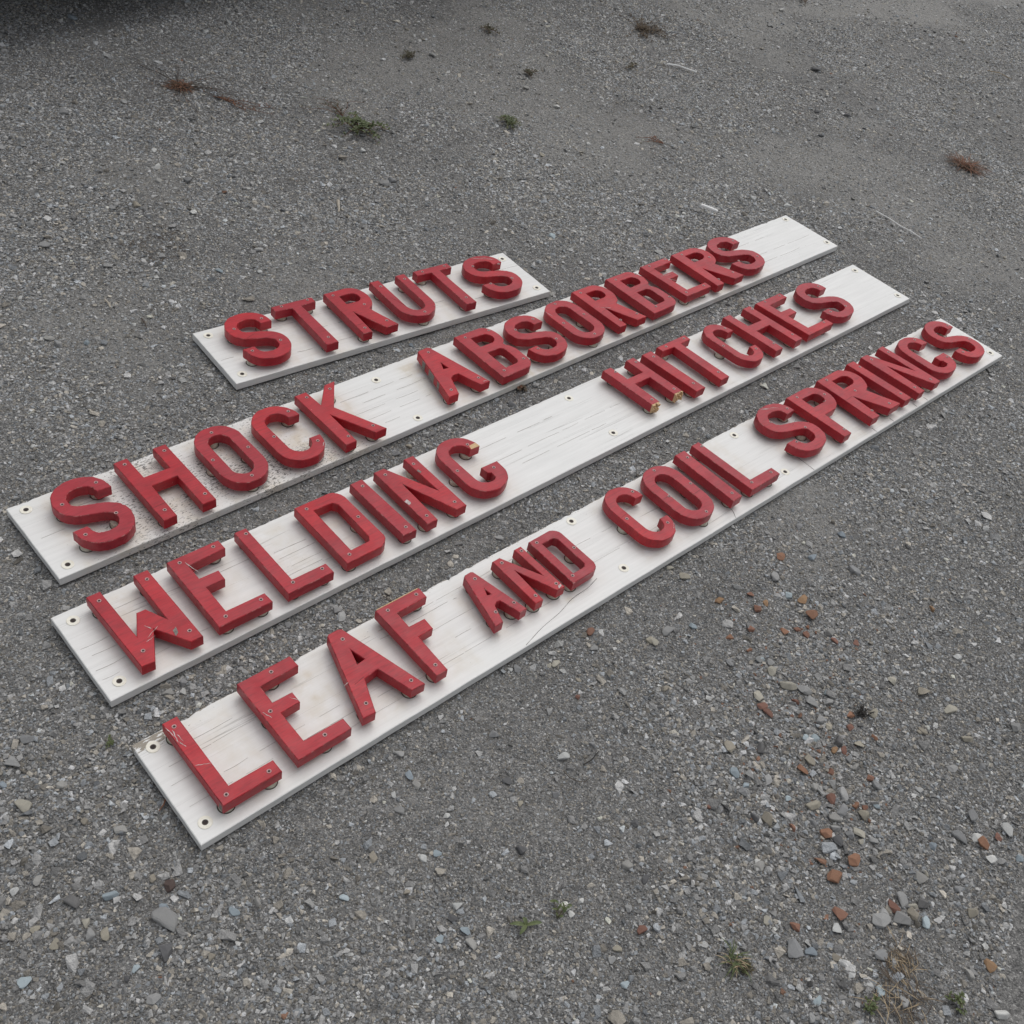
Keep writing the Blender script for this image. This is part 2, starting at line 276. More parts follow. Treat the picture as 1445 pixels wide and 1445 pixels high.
def gravel():
    # point cloud -> instances of rock shapes (loose gravel nobody could count)
    P = []; S = []
    sizes = [.0030*1.32**i for i in range(9)]     # 3 mm .. 28 mm
    x0, x1, y0, y1 = -3.2, 3.6, .2, 8.4
    for i, s in enumerate(sizes):
        cover = [.46, .58, .60, .56, .50, .36, .20, .07, .016][i]*.62
        dens = cover/(.55*s*s)
        rmax = s/[.00112,.00105,.00100,.00095,.00095,.0009,.0009,.0009,.0009][i] if i < 8 else 99          # smaller stones only where the lens could resolve them
        n = int(dens*(x1-x0)*(y1-y0))
        # sample inside the cone seen from the station (plus margin)
        ymax = min(y1, math.sqrt(max(rmax**2-2.8, .05)) if rmax < 90 else y1)
        if ymax <= y0: continue
        n = int(dens*(x1-x0)*(ymax-y0)); x = rng.uniform(x0, x1, n); y = rng.uniform(y0, ymax, n)
        keep = (x > -.75-.47*y-.1) & (x < .62+.33*y+.1+.0*y) & (y > .20+.30*x-.05) & (y < 5.95+.78*x+.35) & (y > .55 - 1.6*(x+.55)-.6)
        x = x[keep]; y = y[keep]
        big = i/8.
        clump = fbm(x, y, .33, 31+i//3, 3); dm = dust_farlight_mask(x, y)
        pr = (np.clip((clump-.30)/.3, .12, 1) if i > 2 else .85)*(1-(.72 if 2 < i < 8 else .45)*dm)
        # the heap of coarser stones right of the boards
        pile = np.exp(-(((x-.66)/.22)**2+((y-1.28)/.32)**2)) + .8*np.exp(-(((x-.80)/.3)**2+((y-.95)/.2)**2)) + .6*np.exp(-(((x+.62)/.3)**2+((y-.75)/.3)**2))+ .5*np.exp(-(((x+1.5)/.5)**2+((y-2.3)/.5)**2))
        pr = pr*([.62, .55, .5, .5, .6][i-4] if i > 3 else 1)*np.where(y > 3, 1.45, 1.)*(1+(4.5*big)*pile) if i > 3 else pr
        k2 = rng.random(len(x)) < np.clip(pr, 0, 1)
        x = x[k2]; y = y[k2]; d = board_dist(x, y)
        k3 = d > np.where(s > .007, s*.42, -.03); x = x[k3]; y = y[k3]
        P.append(np.stack([x, y], -1)); S.append(s*rng.uniform(.85, 1.2, len(x)))
    P = np.concatenate(P); S = np.concatenate(S); n = len(P); x, y = P.T
    z = relief(x, y) + S*rng.uniform(-.08, .2, n)
    z = np.where(board_dist(x, y) < 0.004, np.minimum(z, .001), z)
    u = rng.random(n); pick = rng.random(n)
    base = np.stack([np.full(n, .330), np.full(n, .327), np.full(n, .320)], -1)*np.exp(rng.normal(0, .37, n))[:, None]
    base *= np.clip(.60+.085*(S*1000-3), .64, .93)[:, None]*(.86+.30*fbm(x, y, .8, 55, 2)*.5+.26*np.clip((y-1.3)/2.6, 0, 1))[:, None]  # far stones lighter, near ones darker: light falloff painted into their colour
    base[pick < .2] *= np.array([.95, 1.01, 1.08]); base[(pick > .2) & (pick < .42)] *= np.array([1.08, 1.01, .90])
    lt = pick > .98; base[lt] = np.array([.48, .48, .465])*rng.uniform(.7, 1.1, (lt.sum(), 1))
    hot = np.exp(-(((x-.68)/.17)**2+((y-1.35)/.38)**2)); og = (u < .04*hot+.0006) & (S > .0045); base[og] = np.array([.25, .145, .10])*rng.uniform(.7, 1.2, (og.sum(), 1))
    base = np.clip(base, .03, .62)
    me = bpy.data.meshes.new('gravel'); me.vertices.add(n); me.vertices.foreach_set('co', np.stack([x, y, z], -1).astype(np.float32).ravel())
    rot = np.stack([rng.normal(0, .25, n), rng.normal(0, .25, n), rng.uniform(0, 6.28, n)], -1)
    scl = np.stack([S*rng.uniform(1.05, 1.5, n), S*rng.uniform(1.1, 1.6, n), S*rng.uniform(.6, 1.1, n)], -1)
    for nm, ar in (('rot', rot), ('scl', scl), ('col', base)):
        a = me.attributes.new(nm, 'FLOAT_VECTOR', 'POINT'); a.data.foreach_set('vector', ar.astype(np.float32).ravel())
    a = me.attributes.new('idx', 'INT', 'POINT'); a.data.foreach_set('value', rng.integers(0, 10, n).astype(np.int32))
    me.update()
    rc = bpy.data.collections.new('gravel_shapes')
    for i in range(10):
        o = bpy.data.objects.new('gravel_shape', rock_mesh('gravel_shape', 400+i, 11, .5+.05*(i % 5), [M['grit']])); rc.objects.link(o)
    ng = bpy.data.node_groups.new('gravel_scatter', 'GeometryNodeTree')
    ng.interface.new_socket('Geometry', in_out='INPUT', socket_type='NodeSocketGeometry'); ng.interface.new_socket('Geometry', in_out='OUTPUT', socket_type='NodeSocketGeometry')
    N = ng.nodes; gi = N.new('NodeGroupInput'); go = N.new('NodeGroupOutput')
    m2p = N.new('GeometryNodeMeshToPoints'); ci = N.new('GeometryNodeCollectionInfo'); ci.inputs['Collection'].default_value = rc
    ci.inputs['Separate Children'].default_value = True; ci.inputs['Reset Children'].default_value = True
    iop = N.new('GeometryNodeInstanceOnPoints'); iop.inputs['Pick Instance'].default_value = True
    def at(nm, ty):
        q = N.new('GeometryNodeInputNamedAttribute'); q.data_type = ty; q.inputs['Name'].default_value = nm; return q.outputs[0]
    lk = ng.links.new
    lk(gi.outputs[0], m2p.inputs['Mesh']); lk(m2p.outputs[0], iop.inputs['Points']); lk(ci.outputs[0], iop.inputs['Instance'])
    lk(at('idx', 'INT'), iop.inputs['Instance Index']); lk(at('rot', 'FLOAT_VECTOR'), iop.inputs['Rotation']); lk(at('scl', 'FLOAT_VECTOR'), iop.inputs['Scale'])
    lk(iop.outputs[0], go.inputs[0])
    o = link('gravel', me); md = o.modifiers.new('scatter', 'NODES'); md.node_group = ng
    tag(o, 'loose grey crushed gravel strewn over the yard', 'gravel', kind='stuff')
gravel()

# ---------------- letters ----------------
def arc(cx, cy, rx, ry, a0, a1, n=8):
    return [(cx+rx*math.cos(math.radians(a0+(a1-a0)*i/n)), cy+ry*math.sin(math.radians(a0+(a1-a0)*i/n))) for i in range(n+1)]
def rrect(x0, y0, x1, y1, r, ry=None):
    ry = ry or r
    return arc(x1-r, y1-ry, r, ry, 0, 90)+arc(x0+r, y1-ry, r, ry, 90, 180)+arc(x0+r, y0+ry, r, ry, 180, 270)+arc(x1-r, y0+ry, r, ry, 270, 360)
def cr(p, n=5):
    q = [np.array(a, float) for a in p]; q = [2*q[0]-q[1]]+q+[2*q[-1]-q[-2]]; out = []
    for i in range(1, len(q)-2):
        for k in range(n):
            t = k/n; out.append(.5*((2*q[i])+(q[i+1]-q[i-1])*t+(2*q[i-1]-5*q[i]+4*q[i+1]-q[i+2])*t*t+(3*q[i]-q[i-1]-3*q[i+1]+q[i+2])*t**3))
    out.append(q[-2]); return out
def stroke(p, w_, d0, d1):
    p = cr(p); n = len(p); A = []; B = []
    for i in range(n):
        t = p[min(i+1, n-1)]-p[max(i-1, 0)]
        if i == 0: t = np.array(d0, float)
        if i == n-1: t = np.array(d1, float)
        t = t/np.linalg.norm(t); nn = np.array([-t[1], t[0]])*w_/2; A.append(tuple(p[i]+nn)); B.append(tuple(p[i]-nn))
    return A+B[::-1]
GL = {
 'I': [[(0,0),(120,0),(120,200),(0,200)]],
 'L': [[(0,0),(120,0),(120,28),(29,29),(30,200),(0,200)]],
 'H': [[(0,0),(30,0),(32,100),(90,100),(89,0),(120,0),(120,200),(90,200),(90,130),(31,131),(30,200),(0,200)]],
 'T': [[(46,0),(80,0),(77,176),(120,177),(120,200),(0,200),(0,177),(48,176)]],
 'E': [[(0,0),(120,0),(120,28),(32,29),(32,101),(74,101),(75,128),(32,129),(33,170),(119,172),(118,200),(0,200)]],
 'F': [[(3,0),(33,0),(34,97),(75,98),(76,128),(35,129),(35,170),(119,172),(120,200),(0,200)]],
 'N': [[(0,0),(30,0),(35,131),(90,1),(120,0),(120,200),(91,200),(94,74),(30,200),(0,200)]],
 'W': [[(5,1),(28,0),(60,66),(97,3),(120,3),(117,200),(90,200),(89,75),(70,115),(53,116),(29,67),(25,198),(0,198)]],
 'A': [[(0,2),(22,0),(46,75),(75,78),(94,0),(120,0),(74,197),(68,200),(50,200),(46,196)], [(61,145),(69,112),(53,109)]],
 'a': [[(0,2),(29,2),(50,64),(62,70),(74,68),(92,0),(120,0),(80,196),(74,200),(50,200),(44,196)], [(65,127),(68,101),(56,104)]],
 'K': [[(0,0),(31,0),(33,103),(87,0),(120,0),(57,122),(118,200),(86,200),(35,144),(32,200),(0,200)]],
 'O': [rrect(0, 0, 120, 200, 54, 55), rrect(31, 29, 87, 170, 27, 28)],
 'D': [[(0,0),(92,1)]+arc(92, 30, 28, 28, -80, -5, 4)+[(119,170)]+arc(90, 168, 29, 32, 5, 85, 4)+[(0,200)], [(31,29),(80,30),(89,40),(90,158),(82,170),(32,171)]],
 'U': [[(0,200),(30,200),(31,58)]+arc(60, 60, 29, 30, 180, 360)+[(89,200),(120,200),(120,60)]+arc(60, 58, 60, 58, 0, -180, 12)[1:]],
 'P': [[(9,0),(38,0),(38,91)]+arc(74, 146, 46, 54, -78, 90, 12)+[(0,200)], [(34,130)]+arc(74, 150, 18, 21, -80, 80, 6)+[(34,171)]],
 'R': [[(0,0),(30,0),(33,94),(78,0),(120,0),(86,93)]+arc(76, 146, 44, 54, -54, 90, 10)+[(0,200)], [(36,134)]+arc(72, 154, 20, 20, -80, 80, 6)+[(36,174)]],
 'B': [[(0,0)]+arc(88, 32, 30, 31, -85, 0, 4)+[(118,80)]+arc(90, 82, 27, 26, 10, 62, 3)+[(102,115)]+arc(86, 152, 34, 47, -36, 88, 8)+[(0,200)],
       [(36,132)]+arc(78, 152, 18, 20, -80, 80, 6)+[(37,173)], [(35,30)]+arc(74, 46, 13, 15, -85, -5, 3)+arc(74, 86, 14, 17, 5, 80, 3)+[(36,103)]],
 'C': [[(120,141)]+arc(64, 144, 56, 56, 2, 90, 8)+arc(55, 145, 55, 55, 90, 180, 8)+arc(55, 55, 55, 55, 180, 270, 8)+arc(64, 56, 56, 56, -90, -1, 8)+[(120,59),(91,60)]+arc(61, 57, 29, 28, -5, -175, 10)+arc(61, 143, 30, 29, 180, 8, 10)+[(91,142)]],
 'G': [[(120,141)]+arc(64, 144, 56, 56, 2, 90, 8)+arc(55, 145, 55, 55, 90, 180, 8)+arc(55, 55, 55, 55, 180, 270, 8)+arc(64, 56, 56, 56, -90, -1, 8)+[(120,77),(70,78),(71,56),(80,51),(79,40)]+arc(61, 56, 29, 28, -50, -175, 8)+arc(61, 143, 30, 29, 180, 8, 10)+[(91,142)]],
}
_s = [(105,141),(101,163),(86,179),(60,185),(33,178),(18,160),(15,140),(20,121),(36,108),(60,100),(84,91),(100,78),(105,60),(101,38),(86,21),(60,15),(34,21),(20,38),(15,62)]
GL['S'] = [stroke(_s, 30, (0,1), (0,1))]

def letter_mesh(g, u0, u1, v0, v1, slant, th=.026):
    """one solid wooden letter; x along the board, y across it"""
    w_ = u1-u0; h = v1-v0
    cu = bpy.data.curves.new('letter', 'CURVE'); cu.dimensions = '2D'; cu.fill_mode = 'BOTH'
    b = .0013; cu.extrude = th/2-b; cu.bevel_depth = b; cu.bevel_resolution = 0; cu.offset = -b
    for lp in GL[g]:
        sp = cu.splines.new('POLY'); sp.use_cyclic_u = True; sp.points.add(len(lp)-1)
        for i, (a, c) in enumerate(lp):
            x = a/120*w_; y = c/200*h; x += slant*(1-c/200) - .0; 
            x += random.gauss(0, .0004); y += random.gauss(0, .0004)
            sp.points[i].co = (x, y, 0, 1)
    t = bpy.data.objects.new('tmp', cu); COL.objects.link(t)
    dg = bpy.context.evaluated_depsgraph_get(); me = bpy.data.meshes.new_from_object(t.evaluated_get(dg)); COL.objects.unlink(t); bpy.data.objects.remove(t); bpy.data.curves.remove(cu)
    bm = bmesh.new(); bm.from_mesh(me); bmesh.ops.remove_doubles(bm, verts=bm.verts, dist=.0001)
    bmesh.ops.recalc_face_normals(bm, faces=bm.faces); bm.to_mesh(me); bm.free()
    me.name = 'letter'; me.materials.clear(); me.materials.append(M['red']); me.materials.append(M['rededge'])
    me.polygons.foreach_set('material_index', np.array([1 if .2 < abs(p.normal.z) < .97 else 0 for p in me.polygons], dtype=np.int32))
    me.polygons.foreach_set('use_smooth', np.ones(len(me.polygons), dtype=bool)); me.set_sharp_from_angle(angle=math.radians(28)); me.update()
    return me

def disc(n, r, z, c=(0, 0)): return [(c[0]+r*math.cos(2*PI*i/n), c[1]+r*math.sin(2*PI*i/n), z) for i in range(n)]
def lathe(name, rings, mats, mi, n=18, cap_top=True):
    """rings: list of (radius, z); mi: material of each band, last entry for the cap"""
    V = []; F = []; Q = []
    for r, z in rings: V += disc(n, r, z)
    for k in range(len(rings)-1):
        for i in range(n):
            j = (i+1) % n; F.append((k*n+i, k*n+j, (k+1)*n+j, (k+1)*n+i)); Q.append(mi[k])
    F.append(tuple((len(rings)-1)*n+i for i in range(n))); Q.append(mi[-1])
    return mesh(name, V, F, mats, mi=Q)
spacer_me = lathe('spacer', [(.0158, 0), (.0158, .0004), (.0146, .0007), (.0138, .0005), (.0136, .001), (.0134, .0112)], [M['ring'], M['cream']], [0, 0, 0, 1, 1, 1], 24)
screw_me = lathe('screw', [(.0044, 0), (.0042, .0005), (.0036, .0006), (.0024, .0003), (.0018, .00012), (.0012, .0001)], [M['ring'], M['screw'], M['hole']], [0, 1, 1, 0, 2, 2], 16)
hole_me = lathe('screw_cover', [(.0125, 0), (.0122, .0006), (.0108, .0009), (.0055, .0004), (.0040, .00018), (.0036, .00015)], [M['cream2'], M['ring'], M['hole']], [0, 0, 0, 1, 2, 2], 24)

# text, glyph boxes in mm on each board: glyph u0 u1 v0 v1 slant
SIGNS = [
 dict(text='STRUTS', label='shortest white board reading STRUTS, farthest from the camera', L="""S 58 184 12 217 0;T 212 334 4 209 0;R 372 482 5 209 0;U 520 637 8 207 0;T 668 790 4 206 0;S 818 951 6 203 0""",
  H="31 29;31 209;1007 204;1005 31",
  C="79,161 165,175 162,71 76,60 238,201 317,201 279,31 392,192 448,121 389,27 462,31 538,177 623,183 582,23 694,195 773,196 734,34 853,160 935,139 924,61 845,62"),
 dict(text='SHOCK ABSORBERS', label='long white board reading SHOCK ABSORBERS, speckled with black mildew', L="""S 66 190 6 211 0;H 228 351 2 213 0;O 398 511 8 212 0;C 543 662 4 207 0;K 691 810 -1 209 0;a 1019 1157 11 207 0;B 1198 1319 3 206 0;S 1345 1473 6 198 0;O 1510 1628 9 201 0;R 1661 1778 8 210 0;B 1812 1933 6 212 0;E 1971 2092 19 209 8;R 2121 2258 10 209 0;S 2277 2419 15 214 0""",
  H="31 211;30 26;933 198;930 23;2789 213;2799 35",
  C="170,176 84,151 161,73 83,49 246,197 246,29 340,28 338,194 455,193 409,111 498,109 454,25 646,169 567,109 644,46 713,190 714,22 780,189 787,23 1094,188 1139,37 1043,34 1224,189 1305,183 1303,39 1220,26 1456,163 1375,149 1449,60 1371,52 1571,189 1524,106 1611,109 1568,23 1684,194 1761,33 1690,34 1840,194 1924,187 1844,30 1924,45 2002,198 2082,202 1995,36 2079,35 2158,194 2234,139 2156,35 2235,39 2402,170 2312,158 2401,64 2314,76"),
 dict(text='WELDING HITCHES', label='long white board reading WELDING HITCHES, with the broken feet of a letter H', L="""W 64 195 10 217 0;E 230 348 14 212 0;L 385 494 13 215 0;D 530 645 16 211 0;I 676 710 16 210 3;N 745 859 16 213 0;G 902 1019 18 214 0;H 1517 1641 41 216 10;I 1672 1710 17 212 14;T 1740 1864 14 216 4;C 1916 2018 19 213 9;H 2049 2181 20 219 11;E 2211 2341 20 218 17;S 2385 2517 21 216 0""",
  H="30 206;33 31;1387 207;1389 42;2785 206;2790 33",
  C="80,194 179,195 181,38 89,43 251,198 328,201 254,31 332,30 404,200 409,34 479,33 551,195 631,116 549,35 697,190 699,35 763,193 842,189 760,38 842,39 996,175 914,115 997,79 1544,194 1631,197 1697,189 1706,47 1768,204 1848,205 1813,44 1929,120 2006,177 2010,60 2080,200 2174,202 2085,50 2180,50 2250,210 2325,208 2334,40 2498,178 2421,158 2485,60 2408,65 1545,58 1636,58"),
 dict(text='LEAF AND COIL SPRINGS', label='long white board reading LEAF AND COIL SPRINGS, nearest the camera', L="""L 53 167 22 222 2;E 202 317 24 223 0;A 346 489 28 226 0;F 515 627 28 223 0;a 695 782 55 199 0;N 807 892 55 196 0;D 914 999 52 197 0;C 1153 1260 28 219 0;O 1287 1402 26 220 0;I 1441 1477 25 219 0;L 1508 1623 24 221 8;S 1750 1888 30 226 0;P 1911 2047 20 215 0;R 2063 2206 21 218 0;I 2221 2255 19 220 9;N 2292 2414 16 217 12;G 2451 2577 24 209 0;S 2622 2747 19 218 0""",
  H="28 211;26 32;1077 214;1076 40;1691 211;1696 40;2797 30",
  C="67,205 70,38 151,35 267,211 219,138 270,41 421,201 370,54 471,48 537,210 611,212 532,50 743,179 769,83 720,85 822,182 883,185 821,72 882,72 929,185 991,128 929,69 1246,185 1165,127 1241,65 1349,208 1312,124 1395,126 1352,38 1463,196 1461,46 1531,205 1538,44 1614,41 1874,184 1782,171 1853,105 1779,80 1942,200 2030,167 1947,41 2095,205 2131,129 2096,47 2174,39 2248,191 2250,47 2315,194 2402,189 2318,42 2404,38 2550,185 2567,76 2734,173 2663,141 2734,92 2643,63"),
]
def plank_mesh(b, L, boxes):
    du, dv = .006, .0047; nu = int(round(L/du)); nv = 50
    us = np.linspace(0, L, nu+1); vs = np.linspace(0, BW, nv+1); us = np.concatenate([[0], [.0016], us[1:-1], [L-.0016], [L]]); vs = np.concatenate([[0], [.0016], vs[1:-1], [BW-.0016], [BW]])
    nu, nv = len(us), len(vs); U, V = np.meshgrid(us, vs)
    e = np.minimum(np.minimum(U, L-U), np.minimum(V, BW-V)); Z = np.where(e < .0008, -.0011, 0.) + (fbm(U*.3, V*3+b, .05, 40+b, 2)-.5)*.0005
    # ragged long edges, worst at the back
    rg = [.0008, .0018, .0008, .0026][b]
    back = np.clip((V-(BW-.012))/.012, 0, 1); chip = np.clip(fbm(U, U*0+b, .016, 60+b, 3)-.58, 0, 1)*rg*5
    V2 = V - back*chip + np.clip((.004-V)/.004, 0, 1)*(fbm(U, U*0, .08, 70+b, 3)-.5)*.0012
    Z = Z - back**3*chip*.8
    U2 = U + (fbm(V, V*0, .03, 80+b, 2)-.5)*.001*(np.minimum(U, L-U) < .01)
    top = np.stack([U2, V2, Z], -1).reshape(-1, 3); n0 = len(top)
    a = (np.arange(nv-1)[:, None]*nu+np.arange(nu-1)[None]).ravel(); F = np.stack([a, a+1, a+nu+1, a+nu], -1).tolist()
    rim = list(range(nu)) + [nu*(i+1)-1 for i in range(1, nv)] + list(range(nu*nv-2, nu*(nv-1)-1, -1)) + [nu*i for i in range(nv-2, 0, -1)]
    bot = top[rim].copy(); bot[:, 2] = -BT; k = len(rim); Vs = np.concatenate([top, bot])
    for i in range(k):
        j = (i+1) % k; F.append([rim[j], rim[i], n0+i, n0+j])
    F.append([n0+i for i in range(k)][::-1])
    me = mesh('plank', Vs, F, [M['white']])
    x, y = Vs[:, 0], Vs[:, 1]
    # dirt washed down from the letters: strongest close around each letter, trailing to the lower edge
    st = np.zeros(len(x))
    for (g, u0, u1, v0, v1) in boxes:
        dx = np.maximum(np.maximum(u0-x, x-u1), 0); dy = np.maximum(np.maximum(v0-y, y-v1), 0)
        st = np.maximum(st, np.exp(-np.hypot(dx, dy)/.012)*(.45+.55*vnoise(x, y, .05, int(u0*100))))
    st *= [.5, .9, .55, .55][b]
    hl = {3: [(.31,.176,.022,.9),(.335,.19,.014,.8),(.32,.135,.018,.9),(.095,.19,.02,.6),(.60,.16,.02,.8),(.905,.045,.012,.9)], 1: [(.28,.075,.02,1.),(.21,.045,.03,.9),(.15,.0,.03,.9),(.5,.01,.035,1.),(.66,.02,.03,.8)], 2: [(.30,.03,.03,.7),(.56,.17,.02,.7)], 0: [(.13,.15,.02,.6)]}[b]
    for (a_, c_, r_, k_) in hl: st = np.maximum(st, k_*np.exp(-((x-a_)**2+(y-c_)**2)/r_**2))
    mil = np.zeros(len(x))
    if b == 1: mil = np.exp(-((x-.47)/.33)**4)*(.35+1.4*np.clip(fbm(x, y, .07, 90, 3)-.3, 0, 1)+.3*np.exp(-((y-.05)/.06)**2)) + .35*np.exp(-((x-.1)/.12)**2)*fbm(x, y, .05, 93, 2) + .3*np.exp(-((x-2.6)/.2)**2)
    if b == 2: mil = .10+.1*fbm(x, y, .2, 91, 2)
    if b == 3: mil = .08+.25*np.exp(-((y-.22)/.02)**2)*(x < 1.2)
    we = np.exp(-np.minimum(BW-y, .1)/.006)*[.55, .8, .5, 1.0][b] + .35*np.exp(-y/.006) + (.9*np.exp(-((x-.03)/.05)**2-((y-.22)/.02)**2) if b == 3 else 0)
    ln = np.zeros(len(x))
    for nm, ar in (('stain', np.clip(st, 0, 1)), ('mildew', np.clip(mil, 0, 1)), ('wear', np.clip(we, 0, 1)), ('groove', ln)):
        q = me.attributes.new(nm, 'FLOAT', 'POINT'); q.data.foreach_set('value', ar.astype(np.float32))
    return me
ORD = {0: 'first', 1: 'second', 2: 'third', 3: 'fourth', 4: 'fifth'}
def patch(poly, z, mat, name, parent, thick=.0006):
    """a thin flake with real thickness lying on a surface"""
    n = len(poly); V = [(x, y, z) for x, y in poly]+[(x, y, z+thick) for x, y in poly]
    F = [tuple(range(n, 2*n))]+[(i, (i+1) % n, n+(i+1) % n, n+i) for i in range(n)]
    return link(name, mesh(name, V, F, [mat]), parent)
def scratch(x0, y0, x1, y1, w_, z, parent):
    d = np.array([x1-x0, y1-y0]); L = np.hypot(*d); t = d/L; nrm = np.array([-t[1], t[0]]); A = []; B = []
    for i in range(7):
        p = np.array([x0, y0])+d*i/6+nrm*random.uniform(-.5, .5)*w_; h = w_*random.uniform(.15, .6)*(1 if 0 < i < 6 else .2); A.append(p+nrm*h); B.append(p-nrm*h)
    return patch([tuple(q) for q in A+B[::-1]][::-1], z, M['chip'], 'scratch', parent, .00015)
def build_sign(b):
    S = SIGNS[b]; bx, by, th, L = BOARDS[b]
    root = empty('sign_board', (bx, by, 0), th); tag(root, S['label'], 'sign', 'white sign boards with raised red letters')
    boxes = []
    for e in S['L'].replace('\n', '').split(';'):
        g, u0, u1, v0, v1, sl = e.split(); boxes.append((g, *[float(q)/1000 for q in (u0, u1, v0, v1, sl)]))
    p = link('plank', plank_mesh(b, L, [q[:5] for q in boxes]), root, (0, 0, BZ))
    for h in S['H'].split(';'):
        a, c = h.split(); link('screw_cover', hole_me, root, (int(a)/1000, int(c)/1000, BZ+.0004), (0, 0, random.random()*6))
    sc_ = [tuple(int(t)/1000 for t in q.split(',')) for q in S['C'].split()]
    TH, GAP = .026, .011; out = []
    for k, (g, u0, u1, v0, v1, sl) in enumerate(boxes):
        th_ = TH; slx = sl
        me = letter_mesh(g, u0, u1, v0, v1, sl, th_)
        lo = link('letter', me, root, (u0, v0, BZ+GAP+th_/2), (random.gauss(0, .004), random.gauss(0, .004), 0)); word = S['text'].replace(' ', '')[k]
        tag(lo, 'red letter %s' % word); out.append(lo)
        for (a, c) in sc_:
            if u0-.006 + (sl*.3) <= a <= u1+abs(sl)+.006 and (k == 0 or a > boxes[k-1][2]-.001 or a-u0 > -.001):
                # belongs to the nearest letter centre
                ctr = [abs(a-(q[1]+q[2]+q[5])/2)-(q[2]-q[1])/2 for q in boxes]
                if int(np.argmin(ctr)) != k: continue
                link('screw', screw_me, lo, (a-u0, c-v0, th_/2+.0001), (0, 0, random.random()*6))
                link('spacer', spacer_me, lo, (a-u0+random.uniform(-.001, .001), c-v0+random.uniform(-.001, .001), -th_/2-GAP+.0003))
    return root, out, boxes
SG = [build_sign(b) for b in range(4)]

# ---------------- damage on single letters ----------------
ZT = .013
def wooden(parent, poly, z0, z1, name='bare_wood', mat='wood'):
    n = len(poly); V = [(x, y, z0) for x, y in poly]+[(x, y, z1) for x, y in poly]
    F = [tuple(range(n, 2*n)), tuple(range(n))[::-1]]+[(i, (i+1) % n, n+(i+1) % n, n+i) for i in range(n)]
    return link(name, mesh(name, V, F, [M[mat]]), parent)
def splintered(parent, x0, x1, y1, ybase):
    """broken end of a stroke: raw wood slivers of uneven length"""
    V = []; F = []
    n = 7; w_ = (x1-x0)/n
    for i in range(n):
        for j in range(3):
            a, b_ = x0+i*w_, x0+(i+1)*w_; z0 = -.0125+j*.0083; z1 = z0+.0083; y0 = y1-random.uniform(.000, .009); k = len(V)
            V += [(a, y0+random.uniform(-.002, .002), z0), (b_, y0+random.uniform(-.002, .002), z0), (b_, y0+random.uniform(-.002, .002), z1), (a, y0+random.uniform(-.002, .002), z1), (a, ybase, z0), (b_, ybase, z0), (b_, ybase, z1), (a, ybase, z1)]
            F += [(k, k+1, k+2, k+3), (k+1, k+5, k+6, k+2), (k+4, k, k+3, k+7), (k+3, k+2, k+6, k+7), (k, k+4, k+5, k+1)]
    return link('broken_end', mesh('broken_end', V, F, [M['wood']]), parent)
def L_(b, i): return SG[b][1][i]
h = L_(2, 7); h['label'] = 'red letter H with both feet broken off to raw wood'
splintered(h, .0105, .0385, -.0005, .004); splintered(h, .1035, .133, -.0005, .004)
f_ = L_(3, 3); f_['label'] = 'red letter F with a bare wood top edge'
wooden(f_, [(.004, .1945), (.108, .1945), (.108, .1962), (.004, .1962)], -.010, .0131)
g_ = L_(2, 6); g_['label'] = 'red letter G with a bare wood chip on its tip'
wooden(g_, [(.091, .139), (.1165, .138), (.114, .152), (.094, .151)], .0115, .0134)
n_ = L_(2, 5); patch([(.0, .083), (.009, .086), (.011, .074), (.008, .070), (.002, .069)], ZT+.0001, M['chip'], 'paint_chip', n_); patch([(.088, .150), (.094, .152), (.096, .142), (.091, .139)], ZT+.0001, M['oldwood'], 'paint_chip', n_)
w_ = L_(2, 0); patch([(.092, .045), (.101, .050), (.098, .036), (.090, .030)], ZT+.0001, M['oldwood'], 'paint_chip', w_)
an = L_(3, 5); patch([(.070, .003), (.081, .006), (.082, .011), (.074, .010)], ZT+.0001, M['chip'], 'paint_chip', an)
l_ = L_(3, 0)
wooden(l_, [(.0015, .199), (.0015, .176), (.0004, .176), (.0004, .199)], -.011, .0100, 'bare_edge', 'oldwood')
wooden(l_, [(.0036, .044), (.0036, .004), (.0018, .004), (.0018, .044)], -.012, .0050, 'bare_edge', 'oldwood')
for a in [(.008, .178, .004, .150), (.010, .166, .012, .148), (.006, .150, .010, .135), (.004, .094, .030, .082), (.001, .190, .004, .165)]: scratch(*a, .0016, ZT+.0002, l_)
aa = L_(1, 5)
for (t0, t1) in ((.06, .22), (.3, .36), (.46, .62), (.74, .82)):
    x0, x1 = .0017+(.050-.0017)*t0, .0017+(.050-.0017)*t1; y0, y1 = .002+.190*t0, .002+.190*t1
    wooden(aa, [(x0-.0012, y0), (x0, y0), (x1, y1), (x1-.0012, y1)], -.011, .011, 'bare_edge', 'oldwood')
scratch(.120, .008, .136, .006, .0016, ZT+.0002, aa)
for b, i, s in ((0, 5, [(.055, .195, .115, .160), (.085, .190, .118, .158)]), (3, 11, [(.045, .193, .10, .165), (.055, .190, .105, .170)]), (3, 12, [(.085, .128, .098, .126)]), (1, 3, [(.10, .020, .112, .032)]), (0, 3, [(.103, .030, .114, .024)]), (1, 8, [(.0045, .165, .010, .135)]),
    (2, 1, [(.03, .18, .04, .14)]), (3, 7, [(.085, .015, .10, .028)]), (3, 2, [(.012, .080, .024, .083)]), (2, 0, [(.045, .055, .075, .070), (.040, .048, .060, .052), (.055, .085, .062, .070)]), (1, 9, [(.02, .10, .05, .085)]), (1, 11, [(.03, .10, .05, .075), (.02, .12, .06, .112)]), (3, 1, [(.004, .12, .012, .10), (.06, .122, .072, .104)])):
    for a in s: scratch(*a, .0013, ZT+.0002, L_(b, i))
